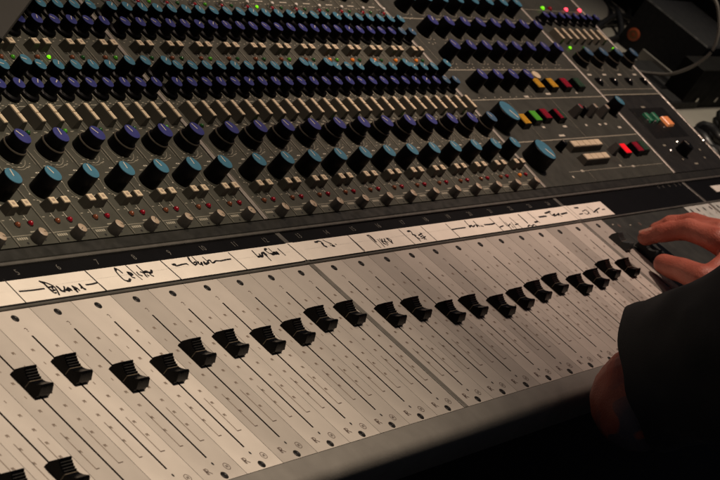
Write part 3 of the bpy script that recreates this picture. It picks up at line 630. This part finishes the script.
# ------------------------------------------------------------------ things around the console
b = MB(); b.box(-3, 4, -3, 4, -.75, -.72, 'floor'); tag(obj('floor', b.mesh('floor', False)), kind='structure')
b = MB(); b.box(-.62, .62, -.42, .42, -.035, 0, 'table', .004)
for x in (-.56, .56):
    for y in (-.36, .36): b.box(x - .025, x + .025, y - .025, y + .025, -.67, -.036, 'table')
tag(obj('side_table', b.mesh('side_table', False), None, (1.62, .45, -.045)), 'pale side table cluttered with dark gear to the right of the console', 'table')

def prism(name, quad, z0, z1, k, extra=None):
    c = sum((Vector((*q, 0)) for q in quad), Vector()) / len(quad)
    b = MB(); n = len(quad); ch = .004
    top = [(q[0] - c.x, q[1] - c.y, z1 - z0 - ch) for q in quad]; bot = [(q[0] - c.x, q[1] - c.y, 0) for q in quad]
    ins = [((q[0] - c.x) * .985, (q[1] - c.y) * .97, z1 - z0) for q in quad]
    for i in range(n):
        j = (i + 1) % n; b.face([bot[i], bot[j], top[j], top[i]], k); b.face([top[i], top[j], ins[j], ins[i]], k)
    b.face(ins, k); b.face(bot[::-1], k)
    return obj(name, b.mesh(name, False), None, (c.x, c.y, z0)), c
b = MB(); b.box(0, .16, -.0515, .0515, 0, .068, 'case', .002)
cs = obj('equipment_case', b.mesh('equipment_case', False), None, (1.309, .437, -.0445))
tag(cs, 'black equipment box with a round orange badge standing on the side table', 'equipment box')
b = MB(); b.lathe([(.0085, 0), (.0085, .0008), (.0078, .0012)], 'orange', 26); b.arc(0, 0, .0042, 0, 360, .0024, .0014, 'orange2', 24)
obj('badge', b.mesh('badge'), cs, (-.0002, .0370, .0210), (0, R(-90), 0), label='round orange badge on the black front')
b = MB(); b.box(-.004, -.0003, -.034, .0150, .0010, .0155, 'plate', .0006); b.box(-.0048, -.0041, -.030, -.002, .0060, .0095, 'black')
obj('label_plate', b.mesh('label_plate', False), cs, (0, 0, 0), label='grey plate with a dark slot')
b = MB(); b.box(0, .80, 0, .030, 0, .058, 'rack', .001)
for x in (.05, .12, .34):
    b.raw([(x + .004 * math.cos(i * .785), -.0008, .012 + .004 * math.sin(i * .785)) for i in range(8)], [tuple(range(8))], 'silver')
b.box(.16, .30, -.006, -.001, .028, .036, 'black', .001)
cb = obj('rack_unit', b.mesh('rack_unit', False), None, (1.236, .351, -.0445))
b = MB(); b.box(0, .62, 0, .40, 0, .085, 'rack', .002)
cf = obj('flight_case', b.mesh('flight_case', False), None, (1.480, .387, -.0445))
tag(cf, 'wide dark grey case behind the black box at the top right corner', 'case')
b = MB(); b.box(0, .150, 0, .085, 0, .0115, 'case', .002)
for i in range(3): b.box(.025 + i * .04, .045 + i * .04, .025, .055, .0116, .0130, 'black', .0006)
tag(obj('power_strip', b.mesh('power_strip', False), None, (1.150, .350, -.0445)), 'flat black power strip on the table between the console edge and the black box', 'power strip')
tag(cb, 'long dark grey rack unit lying in front of the black box on the side table', 'rack unit')
cab = MB(); cab.tube(spline([(1.2, .40, .125), (1.2, .394, .103), (1.2, .373, .089), (1.2, .356, .069), (1.2, .348, .046), (1.2, .352, .025), (1.2, .361, .007), (1.2, .373, -.009), (1.2, .388, -.020), (1.2, .405, -.030), (1.2, .424, -.036), (1.19, .46, -.041), (1.15, .50, -.042)], 8), .0021, 'cable2')
tag(obj('power_cable', cab.mesh('power_cable', angle=80)), 'thin grey cable looping in front of the black case', 'cable')
for i, pts in enumerate(([(1.10, .52, -.041), (1.20, .535, -.041), (1.316, .522, -.041), (1.417, .53, -.041), (1.495, .56, -.04)], [(1.15, .47, -.041), (1.283, .509, -.036), (1.379, .529, -.033), (1.446, .527, -.038), (1.55, .52, -.041)], [(1.46, .60, -.041), (1.438, .564, -.041), (1.372, .529, -.028), (1.33, .495, -.040), (1.24, .48, -.041)])):
    cab = MB(); cab.tube(spline(pts, 8), .0042, 'cable')
    tag(obj('signal_cable', cab.mesh('signal_cable', angle=80)), 'black cable lying across the pale table behind the console', 'cable', 'black cables behind the console')
coil = MB(); cp = []
for i in range(97):
    a = i / 16 * math.pi; rr = .034 + .004 * math.sin(i * .7)
    cp.append((rr * math.cos(a), rr * .9 * math.sin(a), .006 + .0042 * (i / 32) + .002 * math.sin(i * 1.3)))
coil.tube(cp, .0052, 'cable', 8)
tag(obj('coiled_cable', coil.mesh('coiled_cable', angle=80), None, (1.30, .285, -.0445)), 'coil of thick black cable on the pale table at the right edge', 'cable')
coil = MB(); coil.tube(cp[:70], .0075, 'cable', 8)
tag(obj('cable_bundle', coil.mesh('cable_bundle', angle=80), None, (1.175, .262, -.0445), (0, 0, 1)), 'bundle of thick black cable between the console edge and the table', 'cable')

# dark folder leaning over the knobs at the far left
b = MB(); b.box(-.17, 0, 0, .24, 0, .006, 'folder', .0008); b.box(-.1695, -.001, .001, .2405, -.0022, -.0002, 'card')
fo = obj('folder', b.mesh('folder', False), None, up(-.1745, .153, .0178), (ANG, 0, R(-61)))
tag(fo, 'plain dark grey folder resting on the knobs at the far left', 'folder')

# ------------------------------------------------------------------ person: one continuous left arm and hand, black shirt
def capsule(b, p, q, r1, r2, n=14):
    p = Vector(p); q = Vector(q); d = (q - p); L = d.length; d = d / L
    a = d.orthogonal().normalized(); c = d.cross(a)
    rings = [(p - d * r1 * math.sin(R(t)), r1 * math.cos(R(t))) for t in (88, 65, 40, 15)] + [(p + d * L * i / 4, r1 + (r2 - r1) * i / 4) for i in range(5)] + [(q + d * r2 * math.sin(R(t)), r2 * math.cos(R(t))) for t in (15, 40, 65, 88)]
    vs = []
    for o, r in rings:
        for i in range(n):
            t = 2 * math.pi * i / n; vs.append(o + (a * math.cos(t) + c * math.sin(t)) * r)
    fs = []
    for j in range(len(rings) - 1):
        for i in range(n):
            x = j * n + i; y = j * n + (i + 1) % n; fs.append((x, y, y + n, x + n))
    b.raw(vs, fs, 'skin'); b.face(vs[:n][::-1], 'skin'); b.face(vs[-n:], 'skin')
def remesh(b, vox, k, name, sm=6):
    me = b.mesh(name, False)
    o = bpy.data.objects.new('t', me); COL.objects.link(o)
    md = o.modifiers.new('r', 'REMESH'); md.mode = 'VOXEL'; md.voxel_size = vox; md.use_smooth_shade = True
    s = o.modifiers.new('s', 'SMOOTH'); s.iterations = sm; s.factor = .5
    dg = bpy.context.evaluated_depsgraph_get(); m2 = bpy.data.meshes.new_from_object(o.evaluated_get(dg)); bpy.data.objects.remove(o)
    m2.materials.clear(); m2.materials.append(M[k]); m2.polygons.foreach_set('use_smooth', [True] * len(m2.polygons))
    return m2
ELB = Vector((.146, -.062, .031)); WR = Vector((.400, -.004, .056)); SH = Vector((.185, -.215, .275))
R0 = Vector((.47387745, -.70024575, .53394387)); R1 = Vector((-.06615363, -.63294272, -.7713671)); R2 = Vector((.87810242, .33021115, -.34626108))
AX = (R0 * .93 - R1 * .30 - R2 * .42).normalized()       # direction of the upper arm, elbow to shoulder
SH = ELB + AX * .29
h = MB()
chain = lambda pts: [capsule(h, pts[i][0], pts[i + 1][0], pts[i][1], pts[i + 1][1]) for i in range(len(pts) - 1)]
# forearm and upper arm
chain([(SH, .052), (ELB + AX * .15, .047), (ELB + AX * .03, .037), (ELB, .034)])
capsule(h, ELB + Vector((-.004, -.004, -.002)), ELB + Vector((.02, .004, .0)), .032, .036)
WL = Vector((.395, -.078, .026))
chain([(ELB, .035), (ELB.lerp(WL, .25), .039), (ELB.lerp(WL, .6), .033), (WL, .024)])
# body under the shirt: trunk, neck root, right shoulder and arm
SR = SH + Vector((.38, -.02, -.01)); MID = (SH + SR) / 2 + Vector((0, -.06, .01)); ER = Vector((.700, -.225, .070)); WR = Vector((.548, -.030, .066))
chain([(SH, .052), (MID, .085), (SR, .052), (SR.lerp(ER, .5), .046), (ER, .036), (ER.lerp(WR, .25), .040), (ER.lerp(WR, .65), .033), (WR, .0245)])
chain([(MID, .085), (MID + Vector((0, -.12, -.36)), .12)]); chain([(MID, .07), (MID + Vector((0, .03, .14)), .055)])
# head, tilted down towards the faders: skull, jaw, brow, nose, lips and ears
HC = MID + Vector((0, .085, .265)); FW = Vector((0, .90, -.43)); UPV = Vector((0, .43, .90)); SX = Vector((1, 0, 0))
hp = lambda x, f, u: HC + SX * x + FW * f + UPV * u
capsule(h, MID + Vector((0, .02, .12)), hp(0, -.035, -.05), .056, .056, 20)
capsule(h, hp(0, -.040, .035), hp(0, .030, .035), .076, .070, 24); capsule(h, hp(0, .035, -.010), hp(0, .050, -.075), .055, .036, 20)
for sx in (-1, 1):
    capsule(h, hp(sx * .040, .058, .012), hp(sx * .012, .084, .016), .014, .010); capsule(h, hp(sx * .072, -.010, .012), hp(sx * .078, -.018, -.028), .011, .008); capsule(h, hp(sx * .036, .060, -.028), hp(sx * .030, .066, -.045), .022, .018)
capsule(h, hp(0, .092, .000), hp(0, .106, -.034), .008, .012); capsule(h, hp(-.014, .088, -.058), hp(.014, .088, -.058), .007, .007); capsule(h, hp(-.012, .086, -.068), hp(.012, .086, -.068), .007, .007)
def hand(W, MC, F, TH, RAD):
    for k_, r in (('i', .0118), ('m', .0115), ('r', .0110), ('p', .0100)): capsule(h, W + (MC[k_] - MC['m']) * .35, MC[k_], .0155, r)
    capsule(h, MC['i'] * .75 + W * .25, MC['p'] * .75 + W * .25, .011, .0095); capsule(h, MC['i'] * .4 + W * .6, MC['p'] * .4 + W * .6, .0135, .0115)
    for k_ in 'imrp':
        J = [(Vector(MC[k_]), RAD[k_][0])] + [(Vector(p), RAD[k_][i + 1]) for i, p in enumerate(F[k_])]
        full = []
        for a_, b_ in zip(J, J[1:]): full += [a_, (a_[0].lerp(b_[0], .5), min(a_[1], b_[1]) * .95)]
        chain(full + [J[-1]])
    chain(TH); capsule(h, TH[1][0], MC['i'] * .75 + W * .25, .0095, .0095)
RAD = {'i': (.0116, .0106, .0093, .0078), 'm': (.0112, .0100, .0088, .0075), 'r': (.0106, .0094, .0083, .0071), 'p': (.0094, .0083, .0073, .0063)}
# right hand: thumb and fingers closing on the wide fader knob
MC = {'i': Vector((.5095, .0455, .0600)), 'm': Vector((.5290, .0520, .0625)), 'r': Vector((.5470, .0570, .0590)), 'p': Vector((.5630, .0590, .0520))}
F = {'i': [(.5320, .0775, .0450), (.5315, .0945, .0275), (.5325, .1045, .0135)],
     'm': [(.5540, .0790, .0410), (.5545, .0970, .0265), (.5540, .1050, .0125)],
     'r': [(.5700, .0880, .0420), (.5710, .1040, .0270), (.5700, .1110, .0140)],
     'p': [(.5860, .0830, .0380), (.5890, .0980, .0260), (.5880, .1050, .0150)]}
TH = [(Vector((.530, -.008, .0550)), .0160), (Vector((.4700, .0255, .0370)), .0128), (Vector((.4960, .0510, .0235)), .0112), (Vector((.5020, .0600, .0180)), .0108), (Vector((.5075, .0710, .0132)), .0094)]
hand(WR, MC, F, TH, RAD)
# left hand: resting half curled beside the right forearm
ML = {'i': Vector((.468, -.048, .034)), 'm': Vector((.474, -.066, .036)), 'r': Vector((.472, -.084, .034)), 'p': Vector((.466, -.101, .030))}
FL = {}
for k_ in 'imrp':
    d = Vector((.96, .18 if k_ == 'i' else 0, 0)); l = {'i': 1, 'm': 1.08, 'r': 1, 'p': .8}[k_]; q = ML[k_]
    p1 = q + d * .042 * l + Vector((0, 0, -.004)); p2 = p1 + d * .022 * l + Vector((0, 0, -.012)); p3 = p2 + d * .010 * l + Vector((0, 0, -.016)); FL[k_] = [p1, p2, p3]
hand(WL, ML, FL, [(Vector((.418, -.058, .027)), .0155), (Vector((.448, -.034, .024)), .0125), (Vector((.474, -.020, .019)), .0105), (Vector((.496, -.012, .014)), .0085)], RAD)
arm = remesh(h, .0019, 'skin', 'person', 7)
person = obj('person', arm)
tag(person, 'person in loose black shirt with tattooed elbow on the rail, hand pinching a fader', 'person')
# index and thumb nails
def nail(p, q, outw, r):
    p = Vector(p); q = Vector(q); d = (q - p).normalized(); o = (Vector(outw) - d * Vector(outw).dot(d)).normalized(); sd = d.cross(o)
    b = MB(); vs = []
    for i in range(5):
        for j in range(5):
            u = (i / 4 - .5); v = j / 4; w = r * 1.25 * (1 - .25 * max(0, v - .7) / .3)
            vs.append(q + d * (-.010 + v * .0135) + sd * (u * w) + o * (r * .93 - abs(u) ** 2 * r * 1.05 + .0006))
    b.raw(vs, [(i * 5 + j, (i + 1) * 5 + j, (i + 1) * 5 + j + 1, i * 5 + j + 1) for i in range(4) for j in range(4)], 'nail')
    return b.mesh('fingernail')
obj('fingernail', nail(F['i'][1], F['i'][2], (-.1, .75, .65), .0076), person)
obj('fingernail', nail(F['m'][1], F['m'][2], (-.1, .75, .65), .0075), person)
hb = MB(); capsule(hb, hp(0, -.048, .046), hp(0, .024, .052), .080, .071, 24); capsule(hb, hp(0, -.062, .01), hp(0, -.060, -.035), .062, .046, 20)
for sx in (-1, 1): capsule(hb, hp(sx * .050, .010, .050), hp(sx * .058, -.030, .010), .030, .026)
obj('hair', remesh(hb, .005, 'hair', 'hair', 4), person)
for sx in (-1, 1):
    eb = MB(); eb.lathe([(.011 * math.cos(R(a)), .011 * math.sin(R(a))) for a in range(-85, 90, 17)], 'card', 16); obj('eye', eb.mesh('eye'), person, hp(sx * .031, .0745, -.002))
# shirt: wide sleeve ending above the elbow, plus shoulder and chest
def sleeve():
    b = MB(); n = 64; st = 44; ringsO = []; ringsI = []
    # hem: an oval ring round the arm just above the elbow, tipped towards the camera side
    H = ELB + R0 * .0072 - R1 * .0165
    U = (R0 * .25 + R1 * .97) * .0535; V = (R0 * -.94 + R1 * .24) * .0225 - R2 * .047
    L = .27
    def ring(tn, thick):
        out = []; t = tn * L
        for i in range(n):
            th = 2 * math.pi * i / n; q = U * math.cos(th) + V * math.sin(th); d = q.normalized()
            g = 1 + .20 * min(1, t / .09); k = min(1, t / .05)
            f = noise.noise((H + AX * t + d * .06) * 15) * .012 * k + noise.noise((H + AX * t + d * .05) * 42) * .0045 * k
            fold = .0075 * k * (1 - abs(math.sin(th * 1.5 + t * 38 + .8)) ** .6) * math.exp(-((t - .07) / .06) ** 2)
            roll = .0012 * math.exp(-((t - .004) / .004) ** 2)
            out.append(H + AX * t + q * g + d * (f + fold + roll - thick) + AX * noise.noise(d * 2.0) * .003 * (1 - tn))
        return out
    for j in range(st + 1): ringsO.append(ring(j / st, 0))
    for j in range(5): ringsI.append(ring(j / st, .0022))
    vs = [p for r_ in ringsO for p in r_]; fs = []
    for j in range(st):
        for i in range(n): fs.append((j * n + i, j * n + (i + 1) % n, (j + 1) * n + (i + 1) % n, (j + 1) * n + i))
    o = len(vs); vs += [p for r_ in ringsI for p in r_]
    for j in range(4):
        for i in range(n): fs.append((o + j * n + i, o + (j + 1) * n + i, o + (j + 1) * n + (i + 1) % n, o + j * n + (i + 1) % n))
    for i in range(n): fs.append((i, o + i, o + (i + 1) % n, (i + 1) % n))
    b.raw(vs, fs, 'shirt'); return b, ringsO[-1]
sb, last = sleeve()
shirt_sleeve = sb.mesh('sleeve', angle=80)
t = MB()
for p, q, r1, r2 in ((SH, MID, .080, .12), (MID, SR, .12, .080), (SR, SR.lerp(ER, .55), .078, .075), (MID + Vector((-.05, -.02, -.05)), MID + Vector((-.04, -.13, -.38)), .14, .155), (MID + Vector((.05, -.02, -.05)), MID + Vector((.04, -.13, -.38)), .14, .155)): capsule(t, p, q, r1, r2, 20)
torso = remesh(t, .012, 'shirt', 'torso', 10)
import bmesh
bm = bmesh.new(); bm.from_mesh(shirt_sleeve); bm.from_mesh(torso); shirt = bpy.data.meshes.new('shirt'); bm.to_mesh(shirt); bm.free(); shirt.materials.append(M['shirt'])
obj('shirt', shirt, person, label='loose black short-sleeved shirt')

# ------------------------------------------------------------------ lamps (dim warm lamps above the desk, plus unseen fills added for brightness)
def spot(name, loc, target, size, watt, col, cone, blend):
    l = bpy.data.lights.new(name, 'SPOT'); l.shadow_soft_size = size; l.energy = watt; l.color = col; l.spot_size = R(cone); l.spot_blend = blend
    o = bpy.data.objects.new(name, l); COL.objects.link(o); o.location = loc
    o.rotation_euler = (Vector(target) - Vector(loc)).to_track_quat('-Z', 'Y').to_euler(); return o
spot('desk_lamp_light', (-.18, .10, 1.30), (-.50, .035, 0), .06, 68, (1, .81, .625), 57, 1)
spot('console_lamp_light', (.68, .40, 1.30), (.64, .29, 0), .06, 52, (1, .74, .60), 56, 1)
spot('panel_fill_light', (.16, .66, 1.30), (.15, .44, 0), .06, 32, (1, .77, .60), 44, 1)  # unseen spot added to brighten the middle of the upper panel
spot('table_fill_light', (1.25, .40, 1.2), (1.27, .30, 0), .08, 36, (1, .86, .68), 30, 1)  # unseen spot added so the side table is not left dark
l = bpy.data.lights.new('room_fill_light', 'AREA'); l.shape = 'DISK'; l.size = .9; l.energy = 2.3; l.color = (1, .70, .56)  # weak overhead fill, added to lift the dim centre
o = bpy.data.objects.new('room_fill_light', l); COL.objects.link(o); o.location = (.3, .3, 2.3)
w = bpy.data.worlds.new('World'); S.world = w; w.use_nodes = True
w.node_tree.nodes['Background'].inputs['Color'].default_value = (.75, .8, 1, 1); w.node_tree.nodes['Background'].inputs['Strength'].default_value = .026

# ------------------------------------------------------------------ camera
cd = bpy.data.cameras.new('camera'); cam = bpy.data.objects.new('camera', cd); COL.objects.link(cam)
cd.sensor_width = 36; cd.lens = 111.592; cd.clip_end = 50; cd.clip_start = .05
cam.matrix_world = Matrix(((.4738774, .0661536, -.8781024, -1.339114), (-.7002457, .6329427, -.3302111, -.376483), (.5339439, .7713671, .3462611, .565882), (0, 0, 0, 1)))
cd.dof.use_dof = True; cd.dof.focus_distance = 1.50; cd.dof.aperture_fstop = 36
S.camera = cam
S.view_settings.view_transform = 'Standard'; S.view_settings.look = 'None'; S.view_settings.exposure = 0; S.view_settings.gamma = 1
